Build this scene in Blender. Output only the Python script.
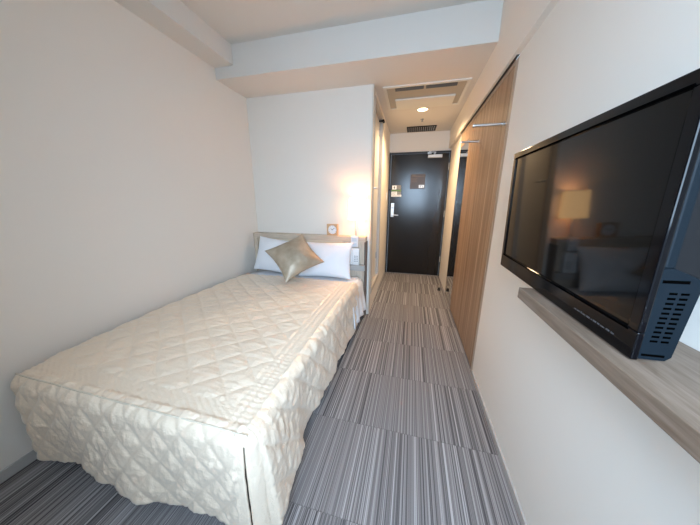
import bpy, bmesh, math, random
from mathutils import Vector, Matrix, noise
random.seed(7)
PI = math.pi
for o in list(bpy.data.objects): bpy.data.objects.remove(o)
scene = bpy.context.scene
COL = scene.collection

# ------------------------------------------------------------------ camera, world, lights, exposure
cam_d = bpy.data.cameras.new('camera'); cam = bpy.data.objects.new('camera', cam_d); COL.objects.link(cam)
cam_d.sensor_width = 36.0; cam_d.sensor_fit = 'HORIZONTAL'; cam_d.lens = 240.95/700*36; cam_d.clip_start = 0.02
r_ = Vector((0.96990264, 0.24346729, 0.00354126)); u_ = Vector((-0.06378144, 0.23999714, 0.96867606)); f_ = Vector((-0.23499104, 0.93974734, -0.24830256))
cam.matrix_world = Matrix(((r_.x, u_.x, -f_.x, 0), (r_.y, u_.y, -f_.y, 0), (r_.z, u_.z, -f_.z, 1.25), (0, 0, 0, 1)))
scene.camera = cam
world = bpy.data.worlds.new('sky'); scene.world = world; world.use_nodes = True
bgn = world.node_tree.nodes['Background']; bgn.inputs[0].default_value = (0.60, 0.79, 1.0, 1); bgn.inputs[1].default_value = 1.5

def area_light(name, loc, rot, sx, sy, power, color):
    d = bpy.data.lights.new(name, 'AREA'); d.shape = 'RECTANGLE'; d.size = sx; d.size_y = sy; d.energy = power; d.color = color
    o = bpy.data.objects.new(name, d); COL.objects.link(o); o.location = loc; o.rotation_euler = rot
    return o
# daylight coming in through the window behind the camera
area_light('window_daylight', (0.08, -1.25, 2.0), (math.radians(62), 0, 0), 1.9, 2.2, 228, (0.56, 0.765, 1.0))
scene.view_settings.view_transform = 'Standard'
scene.view_settings.look = 'None'
scene.view_settings.gamma = 1.0
scene.view_settings.use_curve_mapping = False
scene.view_settings.exposure = 1.03

# ------------------------------------------------------------------ materials
def mat(name, color, rough=0.6, metal=0.0, **kw):
    m = bpy.data.materials.new(name); m.use_nodes = True
    b = m.node_tree.nodes['Principled BSDF']
    b.inputs['Base Color'].default_value = (*color, 1); b.inputs['Roughness'].default_value = rough; b.inputs['Metallic'].default_value = metal
    for k, v in kw.items():
        b.inputs[k.replace('_', ' ')].default_value = v
    return m
def nodes(m): return m.node_tree.nodes, m.node_tree.links, m.node_tree.nodes['Principled BSDF']
def coords(m, scale, loc=(0, 0, 0), kind='Object'):
    N, L, b = nodes(m)
    t = N.new('ShaderNodeTexCoord'); mp = N.new('ShaderNodeMapping')
    mp.inputs['Scale'].default_value = scale; mp.inputs['Location'].default_value = loc
    L.new(t.outputs[kind], mp.inputs['Vector']); return mp
def bump(m, scale, strength, dist=0.002, detail=3, vscale=(1, 1, 1)):
    N, L, b = nodes(m)
    mp = coords(m, vscale); n = N.new('ShaderNodeTexNoise'); n.inputs['Scale'].default_value = scale; n.inputs['Detail'].default_value = detail
    bp = N.new('ShaderNodeBump'); bp.inputs['Strength'].default_value = strength; bp.inputs['Distance'].default_value = dist
    L.new(mp.outputs[0], n.inputs['Vector']); L.new(n.outputs['Fac'], bp.inputs['Height']); L.new(bp.outputs[0], b.inputs['Normal'])
    return m
def mottled(m, c1, c2, scale, vscale=(1, 1, 1), detail=4, lo=0.35, hi=0.65):
    N, L, b = nodes(m)
    mp = coords(m, vscale); n = N.new('ShaderNodeTexNoise'); n.inputs['Scale'].default_value = scale; n.inputs['Detail'].default_value = detail
    r = N.new('ShaderNodeValToRGB'); r.color_ramp.elements[0].position = lo; r.color_ramp.elements[1].position = hi
    r.color_ramp.elements[0].color = (*c1, 1); r.color_ramp.elements[1].color = (*c2, 1)
    L.new(mp.outputs[0], n.inputs['Vector']); L.new(n.outputs['Fac'], r.inputs[0]); L.new(r.outputs[0], b.inputs['Base Color'])
    return m
def wood(name, c1, c2, c3, vscale, rough=0.5, scale=6):
    m = mat(name, c2, rough)
    N, L, b = nodes(m)
    mp = coords(m, vscale); n = N.new('ShaderNodeTexNoise'); n.inputs['Scale'].default_value = scale; n.inputs['Detail'].default_value = 7; n.inputs['Roughness'].default_value = 0.62
    r = N.new('ShaderNodeValToRGB'); e = r.color_ramp.elements
    e[0].position = 0.30; e[0].color = (*c1, 1); e[1].position = 0.72; e[1].color = (*c3, 1)
    k = e.new(0.5); k.color = (*c2, 1)
    L.new(mp.outputs[0], n.inputs['Vector']); L.new(n.outputs['Fac'], r.inputs[0]); L.new(r.outputs[0], b.inputs['Base Color'])
    bp = N.new('ShaderNodeBump'); bp.inputs['Strength'].default_value = 0.15; bp.inputs['Distance'].default_value = 0.001
    L.new(n.outputs['Fac'], bp.inputs['Height']); L.new(bp.outputs[0], b.inputs['Normal'])
    return m

M = {}
M['wall'] = bump(mat('woven_wallpaper', (.81, .755, .685), .75), 300, .12, .001)
M['ceiling'] = bump(mat('ceiling_paper', (.72, .68, .63), .8), 220, .2, .001)
M['base'] = mat('baseboard_grey', (.45, .43, .41), .5)
M['trim'] = mat('cream_trim', (.66, .60, .52), .45)
M['bath_white'] = mat('painted_door', (.72, .70, .67), .4)
M['door'] = bump(mottled(mat('dark_door', (.009, .007, .006), .20, 0, Specular_IOR_Level=.4), (.009, .0075, .0065), (.014, .0115, .010), 5, (1, 1, .1)), 160, .15, .0006)
M['dframe'] = mat('dark_frame', (.012, .010, .010), .4)
M['steel'] = mat('brushed_steel', (.62, .62, .62), .28, 1.0)
M['silver'] = mat('silver_paint', (.60, .60, .60), .35, .3)
M['white_plastic'] = mat('white_plastic', (.80, .81, .82), .35)
M['grey_plastic'] = mat('grey_plastic', (.35, .36, .37), .45)
M['black_plastic'] = mat('black_plastic', (.006, .006, .007), .5, 0, Specular_IOR_Level=.2)
M['rubber'] = mat('black_rubber', (.015, .015, .015), .7)
M['gloss_black'] = mat('gloss_black', (.002, .002, .003), .09, 0, Specular_IOR_Level=.15)
M['tv_blue'] = mat('tv_side_grey', (.004, .008, .012), .5, 0, Specular_IOR_Level=.12)
M['tv_slot'] = mat('tv_slot', (.001, .001, .001), .9, 0, Specular_IOR_Level=.0)
M['screen'] = mat('tv_screen', (.003, .003, .003), .05, 0, Specular_IOR_Level=.14)
M['mirror'] = mat('mirror_glass', (.80, .82, .82), .02, 1.0)
M['headwood'] = wood('greige_oak', (.46, .36, .27), (.60, .49, .38), (.68, .58, .47), (1.2, 8, 22))
M['headwood_v'] = wood('greige_oak_upright', (.46, .36, .27), (.60, .49, .38), (.68, .58, .47), (22, 22, 1.2))
M['shelfwood'] = wood('grey_oak_shelf', (.14, .092, .062), (.20, .142, .102), (.27, .20, .155), (20, 1.3, 20))
M['wardwood'] = wood('warm_zebrano', (.13, .07, .04), (.33, .205, .125), (.58, .42, .29), (6.5, 6.5, .10), .42)
M['wardframe'] = wood('pale_wardrobe_frame', (.34, .25, .18), (.42, .32, .24), (.50, .40, .31), (10, 10, .3), .3)
M['headfab'] = bump(mat('headboard_panel', (.72, .61, .46), .7), 300, .2, .001)
M['linen'] = bump(mat('white_linen', (.82, .83, .86), .8), 22, .35, .006)
M['mattress'] = bump(mat('mattress_ticking', (.6, .6, .6), .8), 60, .2, .002)
M['bedbase'] = mat('bed_base', (.10, .085, .07), .6)
M['gold'] = bump(mottled(mat('gold_satin', (.40, .33, .25), .48, .3), (.36, .29, .205), (.50, .42, .32), 9), 18, .4, .006)
M['clockwood'] = mat('clock_wood', (.55, .36, .20), .5)
M['clockface'] = mat('clock_face', (.80, .82, .84), .4)
M['ink'] = mat('dark_print', (.03, .03, .035), .6)
M['green'] = mat('green_print', (.10, .20, .07), .6)
M['grey_label'] = mat('grey_label', (.20, .20, .20), .6)
M['tan_print'] = mat('tan_print', (.12, .075, .055), .6)
M['notice'] = mat('notice_board', (.035, .022, .018), .4)
M['ac'] = mat('ac_plastic', (.46, .41, .34), .55)
M['ac_light'] = mat('ac_grille', (.76, .73, .66), .5)
M['ac_dark'] = mat('louver_grey', (.10, .11, .12), .5)
M['dark'] = mat('dark_void', (.01, .01, .01), .8)
M['glass'] = mat('pane_glass', (1, 1, 1), .0, 0)
N, L, b = nodes(M['glass']); tr = N.new('ShaderNodeBsdfTransparent'); gs = N.new('ShaderNodeBsdfGlossy'); gs.inputs['Roughness'].default_value = .02; mxs = N.new('ShaderNodeMixShader'); mxs.inputs[0].default_value = .06
L.new(tr.outputs[0], mxs.inputs[1]); L.new(gs.outputs[0], mxs.inputs[2]); L.new(mxs.outputs[0], N['Material Output'].inputs['Surface'])
M['alu'] = mat('window_frame', (.5, .5, .5), .4, .6)

# satin bedspread
m = mat('cream_satin', (.87, .725, .565), .31, .12); N, L, b = nodes(m)
b.inputs['Sheen Weight'].default_value = .15
mp = coords(m, (1, 1, 1)); n = N.new('ShaderNodeTexNoise'); n.inputs['Scale'].default_value = 55; n.inputs['Detail'].default_value = 4; n.inputs['Distortion'].default_value = 1.2
mp2 = coords(m, (9, 60, 20)); n2 = N.new('ShaderNodeTexNoise'); n2.inputs['Scale'].default_value = 1.0; n2.inputs['Detail'].default_value = 3; n2.inputs['Distortion'].default_value = .8
ad = N.new('ShaderNodeMath'); ad.operation = 'ADD'
bp = N.new('ShaderNodeBump'); bp.inputs['Strength'].default_value = .55; bp.inputs['Distance'].default_value = .005
L.new(mp.outputs[0], n.inputs[0]); L.new(mp2.outputs[0], n2.inputs[0]); L.new(n.outputs['Fac'], ad.inputs[0]); L.new(n2.outputs['Fac'], ad.inputs[1])
L.new(ad.outputs[0], bp.inputs['Height']); L.new(bp.outputs[0], b.inputs['Normal'])
M['spread'] = m
M['piping'] = mat('cream_piping', (.70, .61, .49), .5)

# striped carpet tiles: 0.4 m tiles, stripes run along Y, each tile has its own stripe sequence
m = mat('striped_carpet', (.2, .2, .2), .92); N, L, b = nodes(m)
tc = N.new('ShaderNodeTexCoord'); sp = N.new('ShaderNodeSeparateXYZ'); L.new(tc.outputs['Object'], sp.inputs[0])
def mth(op, a, bb=None):
    n = N.new('ShaderNodeMath'); n.operation = op
    for i, v in enumerate((a, bb)):
        if v is None: continue
        if isinstance(v, (int, float)): n.inputs[i].default_value = v
        else: L.new(v, n.inputs[i])
    return n.outputs[0]
ty = mth('FLOOR', mth('DIVIDE', mth('ADD', sp.outputs['Y'], 7.224), .438))
tx = mth('FLOOR', mth('DIVIDE', mth('ADD', sp.outputs['X'], 8.0), .41))
off = mth('ADD', mth('MULTIPLY', ty, 3.7), mth('MULTIPLY', tx, 11.3))
cb = N.new('ShaderNodeCombineXYZ'); L.new(sp.outputs['X'], cb.inputs[0]); L.new(off, cb.inputs[1])
def stripes(scale, detail):
    n = N.new('ShaderNodeTexNoise'); n.noise_dimensions = '3D'; n.inputs['Scale'].default_value = 1; n.inputs['Detail'].default_value = detail
    c = N.new('ShaderNodeCombineXYZ'); L.new(mth('MULTIPLY', sp.outputs['X'], scale), c.inputs[0]); L.new(off, c.inputs[1]); L.new(c.outputs[0], n.inputs[0])
    return n.outputs['Fac']
s1 = stripes(210, 1); s2 = stripes(75, 0)
cs_ = N.new('ShaderNodeTexNoise'); cs_.inputs['Scale'].default_value = 1; cs_.inputs['Detail'].default_value = 2
c3 = N.new('ShaderNodeCombineXYZ'); L.new(mth('MULTIPLY', sp.outputs['X'], 500), c3.inputs[0]); L.new(mth('MULTIPLY', sp.outputs['Y'], 240), c3.inputs[1]); L.new(c3.outputs[0], cs_.inputs[0])
sm = mth('ADD', mth('MULTIPLY', s1, .72), mth('ADD', mth('MULTIPLY', s2, .20), mth('MULTIPLY', cs_.outputs['Fac'], .08)))
rr = N.new('ShaderNodeValToRGB'); e = rr.color_ramp.elements; L.new(sm, rr.inputs[0])
e[0].position = .34; e[0].color = (.05, .045, .046, 1); e[1].position = .66; e[1].color = (.44, .415, .41, 1)
for p_, c_ in ((.43, (.13, .118, .118)), (.50, (.20, .182, .180)), (.57, (.29, .268, .262))):
    k = e.new(p_); k.color = (*c_, 1)
# faint darker seam between tiles
fy = mth('FRACT', mth('DIVIDE', mth('ADD', sp.outputs['Y'], 7.224), .438))
seam = mth('MULTIPLY', mth('LESS_THAN', fy, .008), .35)
mx = N.new('ShaderNodeMixRGB'); mx.inputs[2].default_value = (.06, .055, .055, 1); L.new(seam, mx.inputs[0]); L.new(rr.outputs[0], mx.inputs[1]); L.new(mx.outputs[0], b.inputs['Base Color'])
bp = N.new('ShaderNodeBump'); bp.inputs['Strength'].default_value = .4; bp.inputs['Distance'].default_value = .002; L.new(sm, bp.inputs['Height']); L.new(bp.outputs[0], b.inputs['Normal'])
M['carpet'] = m

def emis(name, color, strength):
    m = mat(name, color, .6); N, L, b = nodes(m)
    b.inputs['Emission Color'].default_value = (*color, 1); b.inputs['Emission Strength'].default_value = strength
    return m
M['shade'] = emis('lit_lamp_shade', (1.0, .60, .27), 2.8)
M['bulb'] = emis('lit_downlight', (1.0, .80, .50), 3.5)

# ------------------------------------------------------------------ mesh helpers (world coordinates, shifted to the parent's origin)
WL = {}
def BM(): return bmesh.new()
def box(bm, x0, x1, y0, y1, z0, z1, bev=0.0, seg=2, mtx=None):
    x0, x1 = min(x0, x1), max(x0, x1); y0, y1 = min(y0, y1), max(y0, y1); z0, z1 = min(z0, z1), max(z0, z1)
    vs = [bm.verts.new((x, y, z)) for x in (x0, x1) for y in (y0, y1) for z in (z0, z1)]
    fs = [bm.faces.new([vs[i] for i in f]) for f in ((0, 1, 3, 2), (4, 6, 7, 5), (0, 4, 5, 1), (2, 3, 7, 6), (0, 2, 6, 4), (1, 5, 7, 3))]
    if bev > 0:
        es = list({e for f in fs for e in f.edges})
        g = bmesh.ops.bevel(bm, geom=es, offset=bev, segments=seg, profile=.5, affect='EDGES')
        if mtx: vs = list({v for f in g['faces'] for v in f.verts} | {v for v in vs if v.is_valid})
    if mtx:
        for v in vs:
            if v.is_valid: v.co = mtx @ v.co
    return bm
def lathe(bm, c, prof, n=32, axis='Z', cap=True):
    c = Vector(c); rings = []
    for rad, h in prof:
        ring = []
        for i in range(n):
            a = 2*PI*i/n; x, y = rad*math.cos(a), rad*math.sin(a)
            p = (x, y, h) if axis == 'Z' else ((h, x, y) if axis == 'X' else (y, h, x))
            ring.append(bm.verts.new(c + Vector(p)))
        rings.append(ring)
    for a, b2 in zip(rings, rings[1:]):
        for i in range(n): bm.faces.new((a[i], a[(i+1) % n], b2[(i+1) % n], b2[i]))
    if cap:
        bm.faces.new(rings[0][::-1]); bm.faces.new(rings[-1])
    return bm
def tube(bm, pts, rad, n=12):
    pts = [Vector(p) for p in pts]; rings = []
    for i, p in enumerate(pts):
        d = (pts[min(i+1, len(pts)-1)] - pts[max(i-1, 0)]).normalized()
        a = d.orthogonal().normalized() if i == 0 else (rings_a - d*rings_a.dot(d)).normalized()
        rings_a = a; b2 = d.cross(a)
        rings.append([bm.verts.new(p + rad*(math.cos(2*PI*k/n)*a + math.sin(2*PI*k/n)*b2)) for k in range(n)])
    for r1, r2 in zip(rings, rings[1:]):
        for k in range(n): bm.faces.new((r1[k], r1[(k+1) % n], r2[(k+1) % n], r2[k]))
    bm.faces.new(rings[0][::-1]); bm.faces.new(rings[-1])
    return bm
def prism(bm, poly, axis, a0, a1):
    def P(u, v, w): return {'X': (w, u, v), 'Y': (u, w, v), 'Z': (u, v, w)}[axis]
    A = [bm.verts.new(P(u, v, a0)) for u, v in poly]; B = [bm.verts.new(P(u, v, a1)) for u, v in poly]
    bm.faces.new(A[::-1]); bm.faces.new(B)
    for i in range(len(poly)): bm.faces.new((A[i], A[(i+1) % len(poly)], B[(i+1) % len(poly)], B[i]))
    return bm
def obj(name, bm, m, parent=None, smooth=False, mtx=None, angle=40):
    bmesh.ops.recalc_face_normals(bm, faces=bm.faces[:]) if not smooth or smooth == 'auto' else None
    if mtx is not None: bmesh.ops.transform(bm, matrix=mtx, verts=bm.verts[:])
    if parent is not None: org = WL[parent.name]
    else:
        xs = [v.co for v in bm.verts]
        org = Vector(((min(v.x for v in xs)+max(v.x for v in xs))/2, (min(v.y for v in xs)+max(v.y for v in xs))/2, min(v.z for v in xs)))
        if name in ('floor', 'ceiling') or name.startswith('wall'): org = Vector((0, 0, 0))
    bmesh.ops.translate(bm, vec=-org, verts=bm.verts[:])
    me = bpy.data.meshes.new(name); bm.to_mesh(me); bm.free(); me.materials.append(m)
    o = bpy.data.objects.new(name, me); COL.objects.link(o)
    if smooth:
        for p in me.polygons: p.use_smooth = True
        if smooth == 'auto':
            me.set_sharp_from_angle(angle=math.radians(angle))
    if parent is not None: o.parent = parent
    else: o.location = org
    WL[o.name] = org
    return o
def thing(name, label, cat, loc, group=None):
    o = bpy.data.objects.new(name, None); o.empty_display_size = .1; COL.objects.link(o); o.location = loc; WL[o.name] = Vector(loc)
    o['label'] = label; o['category'] = cat
    if group: o['group'] = group
    return o
def tag(o, label, cat, group=None):
    o['label'] = label; o['category'] = cat
    if group: o['group'] = group
    return o
def struct(name, bm, m, label=None, cat=None, parent=None):
    o = obj(name, bm, m, parent)
    if parent is None: o['kind'] = 'structure'
    if label: o['label'] = label
    if cat: o['category'] = cat
    return o
def text_bm(s, size, mtx, align='CENTER'):
    cu = bpy.data.curves.new('t', 'FONT'); cu.body = s; cu.size = size; cu.extrude = .0006; cu.align_x = align; cu.align_y = 'CENTER'; cu.resolution_u = 3
    o = bpy.data.objects.new('t', cu); COL.objects.link(o); dg = bpy.context.evaluated_depsgraph_get(); dg.update()
    me = bpy.data.meshes.new_from_object(o.evaluated_get(dg)); bm = BM(); bm.from_mesh(me); bmesh.ops.transform(bm, matrix=mtx, verts=bm.verts[:])
    bpy.data.objects.remove(o); bpy.data.curves.remove(cu); bpy.data.meshes.remove(me)
    return bm
def merge(bm, other):
    me = bpy.data.meshes.new('t'); other.to_mesh(me); other.free(); bm.from_mesh(me); bpy.data.meshes.remove(me); return bm

# ------------------------------------------------------------------ room shell
XL, XR, YB, XH, YD, YR = -1.737, .513, 2.489, -.405, 4.22, -.36
ZC, ZH, T = 2.51, 2.273, .12
struct('floor', box(BM(), XL-T, XR+.3, YR-T, YD+.1, -.1, 0), M['carpet'], 'grey and brown striped carpet tile floor', 'floor')
struct('ceiling', box(BM(), XL-T, XR+T, YR-T, YB-.38, ZC, ZC+.1), M['ceiling'], 'pale ceiling above the bed area', 'ceiling')
struct('wall_left', box(BM(), XL-T, XL, YR-T, YB+T, 0, ZC), M['wall'], 'plain off-white wall along the bed', 'wall')
struct('wall_bed', box(BM(), XL, XH-.012, YB, YB+.09, 0, ZH), M['wall'], 'off-white wall behind the headboard', 'wall')
struct('trim_6', box(BM(), XH-.0115, XH+.003, YB-.002, YB+.075, 0, ZH, .002), M['trim'], 'cream corner trim where bed wall meets hallway', 'trim')
struct('wall_right', box(BM(), XR, XR+T, YR-T, 1.7195, 0, ZC), M['wall'], 'off-white wall behind the television', 'wall')
# beam across the room over the bed head, lower ceiling of the hallway behind it
struct('trim_1', box(BM(), XL, XR, 2.085, YB+.09, ZH, ZC+.1), M['ceiling'], 'boxed ceiling beam crossing above the headboard', 'beam')
bm = BM()
acx0, acx1, acy0, acy1 = -.315, .41, 2.59, 3.14
box(bm, XH-.2, acx0, YB+.09, YD+.1, ZH, ZH+.1); box(bm, acx1, XR+T, YB+.09, YD+.1, ZH, ZH+.1)
box(bm, acx0, acx1, YB+.09, acy0, ZH, ZH+.1); box(bm, acx0, acx1, acy1, YD+.1, ZH, ZH+.1)
struct('ceiling_hall', bm, M['ceiling'], 'lower hallway ceiling holding the air conditioner', 'ceiling')
# duct soffit along the left wall, bulkhead along the right wall
struct('trim_2', box(BM(), XL, -1.55, YR, 2.085, 2.36, ZC), M['ceiling'], 'narrow soffit along the top of the left wall', 'soffit')
struct('trim_3', box(BM(), .483, XR, YR, YB+.09, 2.022, ZC), M['wall'], 'bulkhead band over the television wall', 'bulkhead')
struct('trim_4', box(BM(), .483, XR+T, YB+.09, YD, 2.022, ZH), M['wall'], 'bulkhead band over the wardrobe in the hallway', 'bulkhead')
# hallway left wall with the bathroom opening
by0, by1, bz0, bz1 = 2.575, 3.22, .235, 2.19
bm = BM(); box(bm, XH-.1, XH, YB+.075, by0, 0, ZH); box(bm, XH-.1, XH, by1, YD, 0, ZH); box(bm, XH-.1, XH, by0, by1, 0, bz0); box(bm, XH-.1, XH, by0, by1, bz1, ZH)
struct('wall_hall_left', bm, M['wall'], 'hallway wall around the bathroom door', 'wall')
struct('wall_hall_right', box(BM(), XR+.01, XR+T, 3.345, YD, 0, ZH), M['wall'], 'short hallway wall between mirror and entry door', 'wall')
# hallway end wall round the entry door
dx0, dx1, dz1 = -.372, .505, 1.965
bm = BM(); box(bm, XH-.1, dx0-.03, YD, YD+.1, 0, ZH); box(bm, dx1+.03, XR+T, YD, YD+.1, 0, ZH); box(bm, dx0-.03, dx1+.03, YD, YD+.1, dz1+.03, ZH)
struct('wall_hall_end', bm, M['wall'], 'wall strip above the dark entry door', 'wall')
# rear wall with window
wx0, wx1, wz0, wz1 = -.36, .46, .78, 2.05
bm = BM(); box(bm, XL, wx0, YR-T, YR, 0, ZC); box(bm, wx1, XR, YR-T, YR, 0, ZC); box(bm, wx0, wx1, YR-T, YR, 0, wz0); box(bm, wx0, wx1, YR-T, YR, wz1, ZC)
struct('wall_rear', bm, M['wall'])
w = struct('window_1', box(box(box(box(box(BM(), wx0, wx1, YR-.08, YR-.04, wz0, wz0+.05), wx0, wx1, YR-.08, YR-.04, wz1-.05, wz1), wx0, wx0+.05, YR-.08, YR-.04, wz0+.05, wz1-.05), wx1-.05, wx1, YR-.08, YR-.04, wz0+.05, wz1-.05), (wx0+wx1)/2-.025, (wx0+wx1)/2+.025, YR-.08, YR-.04, wz0+.05, wz1-.05), M['alu'])
obj('pane', box(BM(), wx0+.05, wx1-.05, YR-.064, YR-.058, wz0+.05, wz1-.05), M['glass'], w)
# baseboards
def bb(name, bm): struct(name, bm, M['base'])
bb('baseboard_left', box(BM(), XL, XL+.008, YR, 2.39, 0, .055, .002))
bb('baseboard_right', box(BM(), XR-.010, XR, YR, 1.70, 0, .040, .002))
bb('baseboard_hall', box(BM(), XH, XH+.006, by1, YD-.01, 0, .035, .002))

# ------------------------------------------------------------------ entry door
d = struct('door_1', box(BM(), dx0, dx1, YD-.005, YD+.035, .008, dz1, .002), M['door'], 'dark brown entry door at the end of the hallway', 'door')
fr = BM(); box(fr, dx0-.03, dx0-.004, YD-.02, YD+.05, 0, dz1+.03, .003); box(fr, dx1+.004, dx1+.03, YD-.02, YD+.05, 0, dz1+.03, .003); box(fr, dx0-.004, dx1+.004, YD-.02, YD+.05, dz1+.004, dz1+.03, .003)
obj('door_frame', fr, M['dframe'], d)
yf = YD-.005
pl = obj('lock_plate', box(BM(), -.347, -.292, yf-.012, yf, .985, 1.215, .006, 3), M['steel'], d)
lb = BM(); lathe(lb, (-.320, yf-.012, 1.02), [(.016, 0), (.016, -.03), (.010, -.032), (.010, -.05)], 20, 'Y'); tube(lb, [(-.320, yf-.052, 1.02), (-.29, yf-.056, 1.02), (-.215, yf-.050, 1.018)], .009)
obj('lever_handle', lb, M['steel'], d, 'auto')
lk = BM(); lathe(lk, (-.320, yf-.012, 1.14), [(.014, 0), (.013, -.008)], 20, 'Y'); box(lk, -.324, -.316, yf-.034, yf-.018, 1.122, 1.158, .002)
obj('thumb_turn', lk, M['grey_plastic'], d, 'auto')
cl = BM(); box(cl, .19, .40, yf-.05, yf, 1.895, 1.942, .006, 2); 
c = obj('door_closer', cl, M['silver'], d)
tb = BM(); box(tb, .27, .295, yf-.16, yf-.03, 1.944, 1.952, .002); box(tb, .20, .295, yf-.16, yf-.14, 1.953, 1.960, .002); box(tb, .195, .225, yf-.17, yf-.02, 1.961, 1.969, .002); box(tb, .18, .24, yf-.045, yf-.002, 1.955, 1.978, .003)
obj('closer_arm', tb, M['steel'], c)
XT = Matrix.Rotation(PI/2, 4, 'X')
def wtext(s, size, x, z): return text_bm(s, size, Matrix.Translation((x, yf-.0036, z)) @ XT)
s1 = obj('pictogram_sign', box(BM(), -.338, -.268, yf-.003, yf, 1.432, 1.496, .001), M['white_plastic'], d); s1['label'] = 'white square sticker with a small dark arrow'
ar = BM(); prism(ar, [(-.303-.018, 1.462), (-.303, 1.484), (-.303+.018, 1.462), (-.303+.007, 1.462), (-.303+.007, 1.444), (-.303-.007, 1.444), (-.303-.007, 1.462)], 'Y', yf-.0036, yf-.003)
obj('arrow', ar, M['ink'], s1)
s2 = obj('green_sign', box(BM(), -.352, -.19, yf-.003, yf, 1.402, 1.428, .001), M['green'], d); s2['label'] = 'narrow green strip sign'
obj('dark_sticker', box(BM(), -.262, -.195, yf-.003, yf, 1.432, 1.500, .001), M['grey_label'], d)
obj('dark_sticker', box(BM(), -.246, -.190, yf-.003, yf, 1.352, 1.398, .001), M['grey_label'], d)
s3 = obj('text_sign', box(box(BM(), -.348, -.254, yf-.003, yf, 1.352, 1.398, .001), -.348, -.185, yf-.003, yf, 1.318, 1.349, .001), M['white_plastic'], d); s3['label'] = 'white instruction sticker with lines of print'
pb = BM()
for z, x0, x1 in ((1.388, -.34, -.27), (1.376, -.34, -.262), (1.364, -.34, -.29), (1.339, -.34, -.2), (1.328, -.34, -.21)): box(pb, x0, x1, yf-.0036, yf-.003, z-.002, z+.002)
obj('print_line', pb, M['grey_label'], s3)
nt = obj('notice_plate', box(BM(), -.055, .175, yf-.006, yf, 1.440, 1.665, .002), M['notice'], d); nt['label'] = 'dark brown evacuation notice with pale floor plan corner'
pb = BM(); box(pb, -.04, .16, yf-.0068, yf-.006, 1.628, 1.634); box(pb, -.035, .03, yf-.0068, yf-.006, 1.644, 1.650)
for i in range(5): box(pb, -.04, .06-.01*(i % 3), yf-.0068, yf-.006, 1.60-.014*i, 1.604-.014*i)
obj('print_line', pb, M['tan_print'], nt)
pb = BM(); box(pb, .085, .165, yf-.0068, yf-.006, 1.455, 1.462); box(pb, .085, .165, yf-.0068, yf-.006, 1.492, 1.498); box(pb, .085, .10, yf-.0068, yf-.006, 1.463, 1.491); box(pb, .112, .132, yf-.0068, yf-.006, 1.463, 1.488); box(pb, .142, .165, yf-.0068, yf-.006, 1.467, 1.491)
obj('floor_plan', pb, M['silver'], nt)
gl = BM(); lathe(gl, (-.380, YD-.028, 1.425), [(.016, 0), (.016, .012)], 16, 'Y'); box(gl, -.392, -.360, YD-.045, YD-.026, 1.415, 1.435, .003)
obj('door_guard', gl, M['black_plastic'], d)
hb = BM()
for z in (.25, 1.0, 1.72): lathe(hb, (dx1+.006, yf-.008, z), [(.008, 0), (.008, .10)], 12, 'Z')
for k, z in enumerate((.25, 1.0, 1.72)):
    h = BM(); lathe(h, (dx1+.004, yf-.012, z), [(.007, 0), (.007, .10)], 12, 'Z'); obj('hinge', h, M['steel'], d)
hb.free()
tag(obj('light_switch', box(box(BM(), XH, XH+.008, 3.95, 4.02, 1.26, 1.38, .003), XH+.008, XH+.012, 3.965, 4.005, 1.285, 1.355, .001), M['white_plastic']), 'white switch plate on the hallway wall left of the entry door', 'light switch')
t = BM(); lathe(t, (.453, 3.49, 0), [(.022, 0), (.022, .012), (.018, .016), (.018, .035), (.012, .042)], 20)
tag(obj('door_stop', t, M['rubber'], None, 'auto'), 'small black door stop on the carpet before the mirror', 'door stop')

# ------------------------------------------------------------------ bathroom door
d2 = struct('door_2', box(BM(), XH-.062, XH-.03, by0+.035, by1-.035, bz0+.035, bz1-.035, .002), M['bath_white'], 'pale bathroom door seen edge-on beside the headboard wall', 'door')
fr = BM(); box(fr, XH-.08, XH+.008, by0-.02, by0+.03, bz0-.02, bz1+.02, .003); box(fr, XH-.08, XH+.008, by1-.03, by1+.02, bz0-.02, bz1+.02, .003); box(fr, XH-.08, XH+.008, by0+.03, by1-.03, bz1-.03, bz1+.02, .003); box(fr, XH-.08, XH+.008, by0+.03, by1-.03, bz0-.02, bz0+.03, .003)
obj('door_frame', fr, mat('bath_frame', (.50, .46, .41), .4), d2)
for z in (.50, 2.0):
    h = BM(); lathe(h, (XH-.024, by1-.036, z), [(.007, 0), (.007, .08)], 12, 'Z'); box(h, XH-.030, XH-.026, by1-.075, by1-.036, z, z+.08); obj('hinge', h, M['grey_plastic'], d2)
h = BM(); box(h, XH-.030, XH-.022, by0+.05, by0+.09, 1.20, 1.52, .003); tube(h, [(XH-.022, by0+.07, 1.38), (XH+.02, by0+.07, 1.38), (XH+.026, by0+.075, 1.38), (XH+.026, by0+.17, 1.38)], .009)
obj('lever_handle', h, M['steel'], d2, 'auto')
h = BM(); box(h, XH-.03, XH+.035, by1-.13, by1-.11, 2.135, 2.152, .003); box(h, XH+.012, XH+.035, by1-.16, by1-.09, 2.128, 2.150, .003)
obj('door_catch', h, M['black_plastic'], d2)

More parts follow.
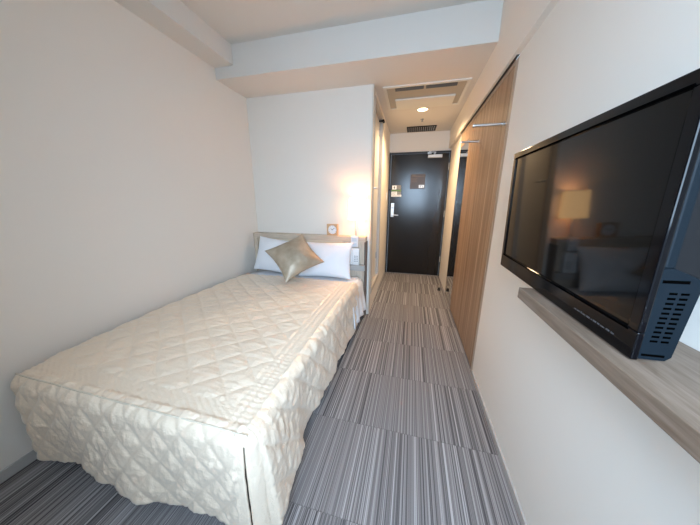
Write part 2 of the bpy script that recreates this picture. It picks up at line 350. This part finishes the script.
# ------------------------------------------------------------------ wardrobe with sliding doors and mirror
wy0, wy1, wz = 1.720, 3.342, 2.018
wd = thing('wardrobe', 'built-in wardrobe with warm striped wood sliding doors beside the hallway', 'wardrobe', (XR+.05, (wy0+wy1)/2, 0))
fr = BM(); box(fr, XR+.0005, XR+.3, wy0, wy0+.045, 0, wz, .001); box(fr, XR+.0005, XR+.3, wy1-.02, wy1, 0, wz, .002); box(fr, XR-.002, XR+.3, wy0+.045, wy1-.02, wz-.025, wz, .002); box(fr, XR+.26, XR+.3, wy0+.045, wy1-.02, 0, wz-.025)
obj('frame', fr, M['wardframe'], wd)
obj('top_track', box(BM(), XR-.014, XR-.0005, wy0, wy1, 2.0185, 2.0215, 0), M['dframe'], wd)
obj('plinth', box(BM(), XR+.01, XR+.25, wy0+.046, wy1-.021, 0.0, .018), M['dframe'], wd)
ds = [(wy0+.047, 2.315), (2.320, 2.850)]
for i, (a, b2) in enumerate(ds):
    dd = obj('sliding_door', box(BM(), XR-.001, XR+.022, a, b2, .02, wz-.028, .002), M['wardwood'], wd)
    y, z = ((1.815, 1.708), (2.40, 1.735))[i]; ln = (.168, .135)[i]
    h = BM(); lathe(h, (XR-.001, y, z), [(.0125, 0), (.0125, -.004), (.009, -.006)], 20, 'X'); tube(h, [(XR-.004, y, z), (XR-ln, y, z)], .0085, 16); lathe(h, (XR-ln-.002, y, z), [(.010, -.005), (.011, 0), (.010, .005)], 16, 'X')
    o = obj('hanging_rod', h, M['steel'], dd, 'auto'); o['label'] = 'short chrome hanging rod'
pn = BM(); box(pn, XR, XR+.022, 2.853, wy1-.022, 1.86, wz-.028, .002)
obj('panel', pn, M['wardwood'], wd)
mr = obj('mirror', box(BM(), XR, XR+.02, 2.856, wy1-.024, .02, 1.855, .001), M['mirror'], wd); mr['label'] = 'tall mirror at the far end of the wardrobe'

# ------------------------------------------------------------------ hallway ceiling fittings
ac = thing('ceiling_air_conditioner', 'large beige ceiling cassette air conditioner over the hallway', 'air conditioner', (.05, 2.86, ZH))
a0, a1, c0, c1 = -.335, .43, 2.565, 3.16
bm = BM()
box(bm, a0, a1, c0, 2.60, ZH-.010, ZH+.03, .004); box(bm, a0, a1, c1-.035, c1, ZH-.010, ZH+.03, .004); box(bm, a0, a0+.03, 2.60, c1-.035, ZH-.010, ZH+.03, .004); box(bm, a1-.03, a1, 2.60, c1-.035, ZH-.010, ZH+.03, .004)
obj('frame', bm, M['ac_light'], ac)
obj('housing', box(BM(), a0+.031, a1-.031, 2.661, c1-.036, ZH-.004, ZH+.08), M['ac'], ac)
obj('slot_void', box(BM(), a0+.031, a1-.031, 2.601, 2.660, ZH+.045, ZH+.06), M['dark'], ac)
for x0, x1 in ((-.225, .035), (.055, .325)):
    lv = BM(); mt = Matrix.Translation((0, 2.640, ZH-.002)) @ Matrix.Rotation(math.radians(-22), 4, 'X') @ Matrix.Translation((0, -2.640, -(ZH-.002)))
    box(lv, x0, x1, 2.628, 2.664, ZH-.005, ZH+.001, .0015, 1, mt); obj('louver', lv, M['ac_dark'], ac)
for q in ((a0+.031, -.226), (.326, a1-.031), (.036, .054)): obj('slot_divider', box(BM(), q[0], q[1], 2.601, 2.660, ZH-.004, ZH+.04), M['ac'], ac)
obj('intake_grille', box(BM(), -.238, .345, 2.86, 3.105, ZH-.020, ZH-.0045, .004), M['ac_light'], ac)

dl = thing('downlight', 'small round lit downlight in the hallway ceiling', 'light', (.047, 3.235, ZH-.01))
lb = BM(); lathe(lb, (.047, 3.235, ZH), [(.066, -.001), (.064, -.006), (.057, -.005), (.055, -.001)], 32, 'Z', False)
obj('trim_ring', lb, M['white_plastic'], dl, 'auto')
lb = BM(); lathe(lb, (.047, 3.235, ZH), [(.0545, -.001), (.053, -.004), (.02, -.006)], 32)
obj('lamp', lb, M['bulb'], dl, 'auto')
ld = bpy.data.lights.new('downlight_beam', 'SPOT'); ld.energy = 46; ld.color = (1.0, .70, .40); ld.spot_size = math.radians(150); ld.spot_blend = .7; ld.shadow_soft_size = .04
lo = bpy.data.objects.new('downlight_beam', ld); COL.objects.link(lo); lo.location = (0, 0, -.02); lo.parent = dl

sp_ = BM(); lathe(sp_, (.055, 3.59, ZH), [(.022, 0), (.022, -.006), (.008, -.010), (.008, -.026), (.014, -.028), (.014, -.031)], 20)
tag(obj('sprinkler_head', sp_, M['grey_plastic'], None, 'auto'), 'tiny dark sprinkler head between downlight and vent', 'sprinkler')
v = thing('ceiling_vent', 'black slatted vent in the hallway ceiling near the entry door', 'vent', (.058, 4.01, ZH))
vb = BM(); x0, x1, y0, y1 = -.145, .262, 3.89, 4.15
for q in ((x0, x1, y0, y0+.014), (x0, x1, y1-.014, y1), (x0, x0+.014, y0+.014, y1-.014), (x1-.014, x1, y0+.014, y1-.014)): box(vb, *q, ZH-.010, ZH-.0005, .002)
obj('frame', vb, M['black_plastic'], v)
obj('backing', box(BM(), x0+.014, x1-.014, y0+.014, y1-.014, ZH-.003, ZH-.0006), M['dark'], v)
for i in range(13):
    x = x0+.030+i*(x1-x0-.06)/12
    s = BM(); mt = Matrix.Translation((x, 0, ZH-.0085)) @ Matrix.Rotation(.6, 4, 'Y') @ Matrix.Translation((-x, 0, -(ZH-.0085)))
    box(s, x-.005, x+.005, y0+.0145, y1-.0145, ZH-.0095, ZH-.008, 0, 1, mt); obj('slat', s, M['grey_plastic'], v)

# ------------------------------------------------------------------ headboard with side niche
hy0, hy1 = 2.385, YB-.001
hd = thing('headboard', 'pale oak headboard unit with a side niche against the back wall', 'headboard', (-1.08, 2.43, 0))
bm = BM(); box(bm, XL+.004, -.437, hy0, hy1, .842, .893, .002)
obj('top_rail', bm, M['headwood'], hd)
obj('side_post', box(BM(), XL+.004, -1.687, hy0, hy1, 0, .841, .002), M['headwood_v'], hd)
obj('side_post', box(BM(), -.682, -.622, hy0+.004, hy1, 0, .841, .002), M['headwood_v'], hd)
obj('panel', box(BM(), -1.686, -.683, hy0+.022, hy1, .12, .841, .002), M['headfab'], hd)
obj('back_panel', box(BM(), -.621, -.446, hy0+.018, hy1, .604, .841, .002), M['headwood_v'], hd)
obj('niche_shelf', box(BM(), -.621, -.434, hy0-.035, hy1, .545, .603, .003), mat('niche_grey', (.42, .40, .38), .5), hd)
obj('lower_panel', box(BM(), -.621, -.446, hy0+.004, hy1, .03, .544, .002), M['headwood_v'], hd)
obj('end_panel', box(BM(), -.445, -.430, hy0-.012, hy1, 0.0, .841, .002), mat('dark_edge', (.13, .10, .085), .5), hd)

# ------------------------------------------------------------------ bed
bed = thing('bed', 'single bed with white sheet under a cream bedspread', 'bed', (-1.08, 1.4, 0))
obj('base', box(BM(), -1.655, -.50, .56, 2.30, .10, .26, .012), M['bedbase'], bed)
obj('mattress', box(BM(), -1.655, -.495, .56, 2.31, .262, .462, .035, 4), M['mattress'], bed, 'auto')
for x in (-1.60, -.56):
    for y in (.64, 2.24): obj('leg', lathe(BM(), (x, y, 0), [(.022, 0), (.030, .10)], 20), M['bedbase'], bed, 'auto')
obj('leg', lathe(BM(), (-.475, 2.330, 0), [(.014, 0), (.014, .20)], 16), M['bedbase'], bed, 'auto')
# sheet: sleeve over the head end, hanging at the right side
bm = BM(); rows = []
prof = []
for i in range(15): prof.append((-1.66 + i*(1.66-.52)/14, .478))
for k in range(1, 7): a = k/6*PI/2; prof.append((-.52+.07*math.sin(a), .478-.07*(1-math.cos(a))))
for k in range(1, 11): prof.append((-.45 + .014*k/10, .408-.028*k))
ny = 40
for j in range(ny+1):
    f = j/ny; row = []
    for i, (x, z) in enumerate(prof):
        y = 1.9 + f*(2.343-1.9) 
        dd = max(0, .40-z)
        xx = x + .012*math.sin(f*19+1)*dd/.25 + .022*f*dd/.25; zz = z + (.012*noise.noise(Vector((x*5, y*5, 0))) if z > .45 else 0)
        row.append(bm.verts.new((xx, y, zz)))
    rows.append(row)
for a, b2 in zip(rows, rows[1:]):
    for i in range(len(prof)-1): bm.faces.new((a[i], a[i+1], b2[i+1], b2[i]))
sh = obj('sheet', bm, M['linen'], bed, True)
sm_ = sh.modifiers.new('thickness', 'SOLIDIFY'); sm_.thickness = .006; sm_.offset = -1

# ------------------------------------------------------------------ quilted bedspread
def spread():
    bm = BM(); ab = bm.verts.layers.float_vector.new('ab')
    xl, xr, yf, yh = -1.665, -.452, .502, 2.09
    r = .045; L = PI/2*r
    zt = .500
    def top_z(x, y):
        return zt + .030*math.sin(PI*min(1, max(0, (y-yf)/(yh-yf))))**.8*(1-.2*((x+1.07)/.63)**2) + .006*noise.noise(Vector((x*4, y*4, 3)))
    ix0, ix1, iy0 = xl+r, xr-r, yf+r
    st = .0062
    nx = int((ix1-ix0)/st); ny = int((yh-iy0)/st); nd = int((.455)/st)
    drop = .452
    def key(bmv): return bmv
    cache = {}
    def vert(k, co, a, b):
        if k in cache: return cache[k]
        v = bm.verts.new(co); v[ab] = (a, b, 0); cache[k] = v; return v
    def skirt(px, py, dx, dy, z0, d, p, side):
        # point on skirt: pivot px,py, outward dir dx,dy, distance d along the cloth, p perimeter coordinate
        if d < L:
            th = d/r; o = r*math.sin(th); z = z0 - r*(1-math.cos(th))
        else:
            o = r; z = z0 - r - (d-L)
        q = max(0, (d-L*.6))/drop
        w = .014*q*math.sin(p*9+.6) + .007*q*math.sin(p*23+2) + .016*q*noise.noise(Vector((p*3, d*4, 5.5)))
        if side == 'R':
            # pleat: the foot end of the side flap is pulled outward below a slanting fold
            line = .60 + (z0-z)*.62
            s = 1/(1+math.exp(-(line-py)*90)) if True else 0
            w += .014*s*min(1, q*6) - .004
            w += .03*q*max(0, 1-(py-yf)/.4)
        if side == 'F': w += .006*min(1, q*4)
        if side == 'L': w *= .4; w -= .01*q
        if side == 'C': w += .006*min(1, q*4)
        o += w
        return Vector((px+dx*o, py+dy*o, z))
    X = [ix0+(ix1-ix0)*i/nx for i in range(nx+1)]; Y = [iy0+(yh-iy0)*j/ny for j in range(ny+1)]
    for i in range(nx+1):
        for j in range(ny+1): vert(('t', i, j), (X[i], Y[j], top_z(X[i], Y[j])), X[i], Y[j])
    for i in range(nx):
        for j in range(ny): bm.faces.new([cache['t', a, b] for a, b in ((i, j), (i+1, j), (i+1, j+1), (i, j+1))])
    # hem length varies a little
    def hem(p): return drop*(1 + .035*noise.noise(Vector((p*2.2, 0, 9))) + .018*math.sin(p*7))
    def strip(name, plist, loc, s0):
        n = len(plist)
        for k, (i, j, px, py, dx, dy, p, side, a0, b0, ax, bx) in enumerate(plist):
            z0 = top_z(px, py); H = hem(p)
            cache[name, k, 0] = cache['t', i, j]
            for dd in range(1, nd+1):
                d = H*dd/nd
                co = skirt(px, py, dx, dy, z0, d, p, side)
                if side == 'R' and py > yh-.3:      # the head end of the side flap slants towards the headboard
                    co.y += (py-(yh-.3))/.3*.15*(d/H)**.9
                cache[name, k, dd] = vert((name, k, dd), co, a0+ax*d, b0+bx*d)
        for k in range(n-1):
            for dd in range(nd): 
                v = []
                for q in (cache[name, k, dd], cache[name, k+1, dd], cache[name, k+1, dd+1], cache[name, k, dd+1]):
                    if q not in v: v.append(q)
                if len(v) > 2 and bm.faces.get(v) is None: bm.faces.new(v)
        return
    nc = 14
    R = [(nx, j, ix1, Y[j], 1, 0, Y[j]+3, 'R', ix1, Y[j], 1, 0) for j in range(ny, -1, -1)]
    C = []
    for k in range(1, nc):
        a = k/nc*PI/2
        C.append((nx, 0, ix1, iy0, math.cos(a), -math.sin(a), iy0+3-.005*k, 'C', ix1, iy0, math.cos(a), -math.sin(a)))
    F = [(i, 0, X[i], iy0, 0, -1, iy0+3-.05-(ix1-X[i]), 'F', X[i], iy0, 0, -1) for i in range(nx, -1, -1)]
    C2 = []
    pl = iy0+3-.05-(ix1-X[0])
    for k in range(1, nc):
        a = k/nc*PI/2
        C2.append((0, 0, ix0, iy0, -math.sin(a), -math.cos(a), pl-.005*k, 'L', ix0, iy0, -math.sin(a), -math.cos(a)))
    Lf = [(0, j, ix0, Y[j], -1, 0, pl-.05-(Y[j]-iy0), 'L', ix0, Y[j], -1, 0) for j in range(0, ny+1)]
    cut = 4
    strip('s', R + C + F + C2 + Lf, None, 0)
    # slit at the foot corner: remove one column of the corner fan below the top edge
    k0 = len(R) + 9
    kill = []
    for dd in range(9, nd):
        f = bm.faces.get([cache['s', k0, dd], cache['s', k0+1, dd], cache['s', k0+1, dd+1], cache['s', k0, dd+1]])
        if f: kill.append(f)
    # push the foot flap forward of the side flap so the slit reads as an overlap
    for k in range(k0+1, k0+14):
        w = 1-(k-k0-1)/13
        for dd in range(9, nd+1):
            cache['s', k, dd].co += Vector((.003, -.006, 0))*w*min(1, (dd-8)/12)
    bmesh.ops.delete(bm, geom=kill, context='FACES')
    bmesh.ops.recalc_face_normals(bm, faces=bm.faces[:])
    bm.normal_update()
    ups = [f for f in bm.faces if abs(f.calc_center_median().z-zt) < .03]
    if sum(f.normal.z for f in ups) < 0: bmesh.ops.reverse_faces(bm, faces=bm.faces[:]); bm.normal_update()
    disp = []
    bx, by = xr-.135, yf+.115
    for v in bm.verts:
        a, b, _ = v[ab]
        j1 = .07*noise.noise(Vector((a*6, b*6, 1))); j2 = .07*noise.noise(Vector((a*6, b*6, 8)))
        top = b >= iy0 and a < ix1
        n1, n2 = noise.noise(Vector((a*11, b*52, 2))), noise.noise(Vector((a*60, b*20, 6)))
        n3 = noise.noise(Vector((a*6, b*8, 12)))
        if top and a > bx-.004:                 # long channels beside the aisle edge
            q = (a-bx)/.034; h = abs(math.sin(PI*q))**.5*.0042 + .0016*math.sin(2*PI*(b/.021 + .6*n3)) + .001*n1
        elif top and b < by+.004:               # channelled border along the foot edge
            q = (a*.6+b)/.021; h = .0035 + .0020*math.sin(2*PI*q + 1.2*n3) + .0012*n2
        elif top:
            p1 = (a*.643+b*.766+.041)/.113 + j1; p2 = (a*.643-b*.766+.02)/.113 + j2
            m_ = min(abs(math.sin(PI*p1)), abs(math.sin(PI*p2)))
            h = .0095*m_**.40 + .0062*n1*m_ + .0014*n2 + .0030*n3
            ed = min(abs(a-bx), abs(b-by)); h *= min(1, .3+ed/.01)
        elif b < iy0 and a < ix1-.02:           # foot flap: puffy diamonds
            p1 = (a*.80+b*.62)/.098 + j1*1.5; p2 = (a*.80-b*.62)/.098 + j2*1.5
            m_ = min(abs(math.sin(PI*p1)), abs(math.sin(PI*p2)))
            h = .0120*m_**.45 + .0040*n1*m_ + .0060*n2*m_ + .004*n3
        else:                                   # side flap: rows of ruched stitching
            q = (b*.74-a*.67)/.113 + j1; p2 = (b*.74+a*.67)/.113 + j2
            m_ = min(abs(math.sin(PI*q)), .35+.65*abs(math.sin(PI*p2)))
            h = .0105*m_**.42 + .0080*noise.noise(Vector((a*10, b*38, 4)))*m_ + .0030*n2
        if b < iy0 and a > ix1-.012: h *= .25
        disp.append((v, h))
    for v, h in disp: v.co += v.normal*h
    return bm, (ix0, ix1, iy0, r, top_z)
bm, (ix0, ix1, iy0, rr_, top_z) = spread()
bs = obj('bedspread', bm, M['spread'], None, True)
tag(bs, 'cream satin quilted bedspread draped over the bed to the floor', 'bedspread')
sm_ = bs.modifiers.new('thickness', 'SOLIDIFY'); sm_.thickness = .008; sm_.offset = -1
pts = [(x, iy0-.027+.003*noise.noise(Vector((x*6, 0, 0))), top_z(x, iy0)+.0035) for x in [ix0-.02+(ix1-ix0+.045)*i/90 for i in range(91)]]
obj('piping', tube(BM(), pts, 0.0032, 8), M['piping'], bs, True)

# ------------------------------------------------------------------ pillows and cushion
def pillow(W, H, T, pinch, seed, n=56, pw=.5, wr=.006, flat=.0):
    bm = BM(); g = {}
    for s in (1, -1):
        for i in range(n+1):
            for j in range(n+1):
                u = math.sin((i/n-.5)*PI); v = math.sin((j/n-.5)*PI)
                edge = i in (0, n) or j in (0, n)
                if s == -1 and edge: g[s, i, j] = g[1, i, j]; continue
                x = W/2*u*(1-pinch*(1-v*v)); z = H/2*v*(1-pinch*(1-u*u))
                t = T/2*max(0, (1-u**2)*(1-v**2))**pw
                k = noise.noise(Vector((x*9+seed, z*9, s*3+seed)))*wr + noise.noise(Vector((x*22+seed, z*22, s)))*wr*.45
                y = -s*(t + (k if not edge else 0)*min(1, t/(.25*T)))
                g[s, i, j] = bm.verts.new((x, y, z))
        for i in range(n):
            for j in range(n):
                q = [g[s, i, j], g[s, i+1, j], g[s, i+1, j+1], g[s, i, j+1]]
                bm.faces.new(q if s == 1 else q[::-1])
    return bm
def place(bm, loc, rx, ry=0, rz=0):
    m = Matrix.Translation(loc) @ Matrix.Rotation(rz, 4, 'Z') @ Matrix.Rotation(rx, 4, 'X') @ Matrix.Rotation(ry, 4, 'Y')
    bmesh.ops.transform(bm, matrix=m, verts=bm.verts[:]); return bm
p1 = obj('pillow', place(pillow(.50, .37, .17, .07, 1), (-1.383, 2.274, .674), math.radians(-20), math.radians(5)), M['linen'], None, True)
tag(p1, 'white pillow at the wall side of the bed, partly behind the gold cushion', 'pillow', 'white pillows')
p2 = obj('pillow', place(pillow(.56, .37, .17, .07, 5), (-.828, 2.268, .664), math.radians(-20), math.radians(-1)), M['linen'], None, True)
tag(p2, 'white pillow at the aisle side of the bed, below the lamp', 'pillow', 'white pillows')
S = .40
bm = pillow(S*1.03, S*1.03, .19, .13, 9, 60, .55, .007)
c_t, c_r, c_b, c_l = [Vector(q) for q in ((-1.069, 2.256, .92), (-.785, 2.105, .683), (-1.043, 1.832, .547), (-1.327, 1.983, .785))]
ex = (c_r-c_t).normalized(); ez = (c_t-c_b).normalized(); ez = (c_t-c_l)*0 + (c_t - (c_l+c_t)/2).normalized()*0 + (c_t-c_l).normalized()
# local x runs top->right edge direction, local z runs left->... build an orthonormal frame from the square's own edges
ex = (c_r-c_t).normalized(); ez = (c_t-c_l).normalized() if abs((c_t-c_l).normalized().dot(ex)) < .2 else (c_t-c_b).normalized()
ey = ez.cross(ex).normalized()
ce = (c_t+c_r+c_b+c_l)/4
mt = Matrix(((ex.x, ey.x, ez.x, ce.x), (ex.y, ey.y, ez.y, ce.y), (ex.z, ey.z, ez.z, ce.z), (0, 0, 0, 1)))
bmesh.ops.transform(bm, matrix=mt, verts=bm.verts[:])
cu = obj('cushion', bm, M['gold'], None, True)
tag(cu, 'square gold satin cushion standing on its corner against the pillows', 'cushion')

# ------------------------------------------------------------------ clock, lamp, bedside devices
ck = thing('desk_clock', 'small square wooden clock with white face on the headboard', 'clock', (-.80, 2.43, .893))
cx, cz, cyf, cyb = -.800, .953, 2.420, 2.455
hs, hi = .059, .043
bm = BM()
for q in ((cx-hs, cx+hs, cz+hi, cz+hs), (cx-hs, cx+hs, cz-hs-.0, cz-hi), (cx-hs, cx-hi, cz-hi, cz+hi), (cx+hi, cx+hs, cz-hi, cz+hi)): box(bm, q[0], q[1], cyf, cyb, q[2], q[3], .001)
bp_ = BM()
# square frame with a round opening
n = 48; fr_ = BM(); ro = .046
inner = []; outer = []
for k in range(n):
    a = 2*PI*k/n; c_, s_ = math.cos(a), math.sin(a); mxx = max(abs(c_), abs(s_))
    inner.append((cx+ro*c_, cz+ro*s_)); outer.append((cx+hs*c_/mxx, cz+hs*s_/mxx))
V = [[fr_.verts.new((p[0], y, p[1])) for p in ring] for ring, y in ((inner, cyf), (outer, cyf), (outer, cyb), (inner, cyb))]
for a in range(4):
    A, B = V[a], V[(a+1) % 4]
    for k in range(n): fr_.faces.new((A[k], A[(k+1) % n], B[(k+1) % n], B[k]))
obj('case', fr_, M['clockwood'], ck); bm.free(); bp_.free()
obj('face', lathe(BM(), (cx, cyf+.008, cz), [(.0455, 0), (.0455, .02)], 40, 'Y'), M['clockface'], ck)
tk = BM()
for k in range(12):
    a = 2*PI*k/12; mt = Matrix.Translation((cx, 0, cz)) @ Matrix.Rotation(a, 4, 'Y') @ Matrix.Translation((-cx, 0, -cz))
    box(tk, cx-.0012, cx+.0012, cyf+.0065, cyf+.0078, cz+.034, cz+.041, 0, 1, mt)
obj('hour_marks', tk, M['grey_label'], ck)
for nm, a, l in (('hour_hand', -1.0, .021), ('minute_hand', .9, .031)):
    mt = Matrix.Translation((cx, 0, cz)) @ Matrix.Rotation(a, 4, 'Y') @ Matrix.Translation((-cx, 0, -cz)); hb = BM()
    box(hb, cx-.0016, cx+.0016, cyf+.0045, cyf+.006, cz-.006, cz+l, 0, 1, mt); obj(nm, hb, M['ink'], ck)

lx, ly = -.524, 2.40
lp = thing('table_lamp', 'lit lamp with a white drum shade and steel stem on the headboard end', 'lamp', (lx, ly, .893))
bm = BM(); lathe(bm, (lx-.014, ly+.01, .893), [(.040, .0), (.040, .006), (.012, .010), (.0105, .012), (.0105, .26)], 24)
obj('stem', bm, M['steel'], lp, 'auto')
bm = BM(); lathe(bm, (lx-.004, ly-.005, 1.065), [(.092, 0), (.082, .215), (.0805, .215), (.0905, 0), (.092, 0)], 48, 'Z', False)
obj('lamp_shade', bm, M['shade'], lp, 'auto')
bm = BM(); lathe(bm, (lx-.014, ly+.01, 1.155), [(.012, 0), (.026, .03), (.028, .05), (.018, .075), (.004, .082)], 24)
obj('bulb', bm, emis('bulb_glow', (1, .80, .52), 3), lp, 'auto')
for dz, e in ((.14, 2.6),):
    pd = bpy.data.lights.new('lamp_light', 'POINT'); pd.energy = e; pd.color = (1.0, .70, .40); pd.shadow_soft_size = .035
    po = bpy.data.objects.new('lamp_light', pd); COL.objects.link(po); po.parent = lp; po.location = (.0, -.005, .30+.02)

sw = thing('control_panel', 'white bedside control panel below the lamp', 'control panel', (-.545, hy0, .79))
obj('housing', box(BM(), -.583, -.508, hy0-.022, hy0-.0005, .792, .905, .004), M['white_plastic'], sw)
for z in (.815, .868): obj('rocker_switch', box(BM(), -.570, -.521, hy0-.027, hy0-.0225, z-.018, z+.018, .002), mat('pale_switch', (.62, .68, .74), .4), sw)
ph = thing('telephone', 'white telephone standing in the niche under the control panel', 'telephone', (-.54, hy0-.01, .603))
obj('body', box(BM(), -.592, -.494, hy0-.032, hy0+.012, .6035, .782, .008, 3), M['white_plastic'], ph, 'auto')
bm = BM(); box(bm, -.588, -.556, hy0-.054, hy0-.033, .612, .774, .010, 3)
obj('handset', bm, M['white_plastic'], ph, 'auto')
for i in range(3):
    for j in range(4): obj('key', box(BM(), -.545+.015*i, -.535+.015*i, hy0-.035, hy0-.0322, .640+.018*j, .650+.018*j, .001), M['grey_plastic'], ph)

# ------------------------------------------------------------------ wall shelf below the television
tag(obj('wall_shelf', box(BM(), .337, XR-.001, YR+.02, .81, .960, .993, .0015), M['shelfwood']), 'long grey oak wall shelf under the television', 'shelf')

# ------------------------------------------------------------------ television (local: x to the right of the screen, y into the wall, z up; origin bottom centre)
ya, ti = .004, .031
W, H = .64, .427
bmid = Vector((.370, .772, .9950))
ex = Vector((-math.sin(ya), -math.cos(ya), 0)); nrm = Vector((-math.cos(ya), math.sin(ya), 0))
ez = Vector((0, 0, 1))*math.cos(ti) + nrm*math.sin(ti); ey = ez.cross(ex).normalized()
TM = Matrix(((ex.x, ey.x, ez.x, bmid.x), (ex.y, ey.y, ez.y, bmid.y), (ex.z, ey.z, ez.z, bmid.z), (0, 0, 0, 1)))
tv = thing('television', 'black flat television hanging on the right wall above the shelf', 'television', tuple(bmid))
bz, bl = .022, .050
bm = BM()
for q in ((-W/2, W/2, 0, bl), (-W/2, W/2, H-bz, H), (-W/2, -W/2+bz, bl, H-bz), (W/2-bz, W/2, bl, H-bz)): box(bm, q[0], q[1], 0, .010, q[2], q[3], .0022)
obj('bezel', bm, M['gloss_black'], tv, mtx=TM)
bm = BM(); box(bm, -W/2+bz-.001, W/2-bz+.001, .004, .009, bl-.001, H-bz+.001)
obj('screen', bm, M['screen'], tv, mtx=TM)
for q in ((-W/2+bz-.003, W/2-bz+.003, bl-.004, bl), (-W/2+bz-.003, W/2-bz+.003, H-bz, H-bz+.004)): obj('inner_edge', box(BM(), q[0], q[1], -.0006, .0004, q[2], q[3]), M['tv_slot'], tv, mtx=TM)
bm = BM(); box(bm, -W/2+.002, W/2-.002, .0105, .0245, .157, H-.003, .003, 2)
obj('back_rim', bm, M['tv_blue'], tv, mtx=TM)
bm = BM(); prism(bm, [(.0250, .1575), (.0605, .141), (.075, .1415), (.075, H-.05), (.0250, H-.012)], 'X', -W/2+.006, W/2-.006)
obj('back_shell', bm, M['black_plastic'], tv, mtx=TM)
# lower speaker / connector box with its slanted top
bm = BM(); prism(bm, [(.0105, .002), (.046, .002), (.053, .009), (.062, .128), (.060, .1405), (.0250, .157), (.0105, .157)], 'X', -W/2+.003, W/2-.003)
sb_ = obj('speaker_box', bm, M['tv_blue'], tv, mtx=TM)
bm = BM()
for col in range(2):
    for k in range(11):
        y0 = .0200+.0140*col + .0006*k; z0 = .034+.0082*k; box(bm, W/2-.0045, W/2-.0025, y0, y0+.0095, z0, z0+.0034)
so = obj('vent_slots', bm, M['tv_slot'], sb_, mtx=TM)
for q in ((.014, .046, .134, .139), (.014, .044, .008, .012)): obj('groove', box(BM(), W/2-.0035, W/2-.0025, *q), M['tv_slot'], sb_, mtx=TM)
bm = BM(); box(bm, -.10, .10, .0755, .115, .18, .26, .003); box(bm, -.02, .02, .0755, .108, .2605, .30, .003)
obj('wall_bracket', bm, M['black_plastic'], tv, mtx=TM)
bm = BM(); x = .165
for wd_, h_ in ((.008, .003), (.010, .003), (.004, .005), (.010, .003), (.012, .004), (.004, .003), (.010, .004), (.006, .004), (.012, .003), (.010, .004), (.008, .003)):
    box(bm, x, x+wd_*.8, -.0006, .0002, .022, .022+h_*.8); x += wd_+.002
o = obj('connector_marks', bm, mat('faint_print', (.07, .07, .075), .7), tv, mtx=TM); o['label'] = 'row of tiny pale connector symbols'
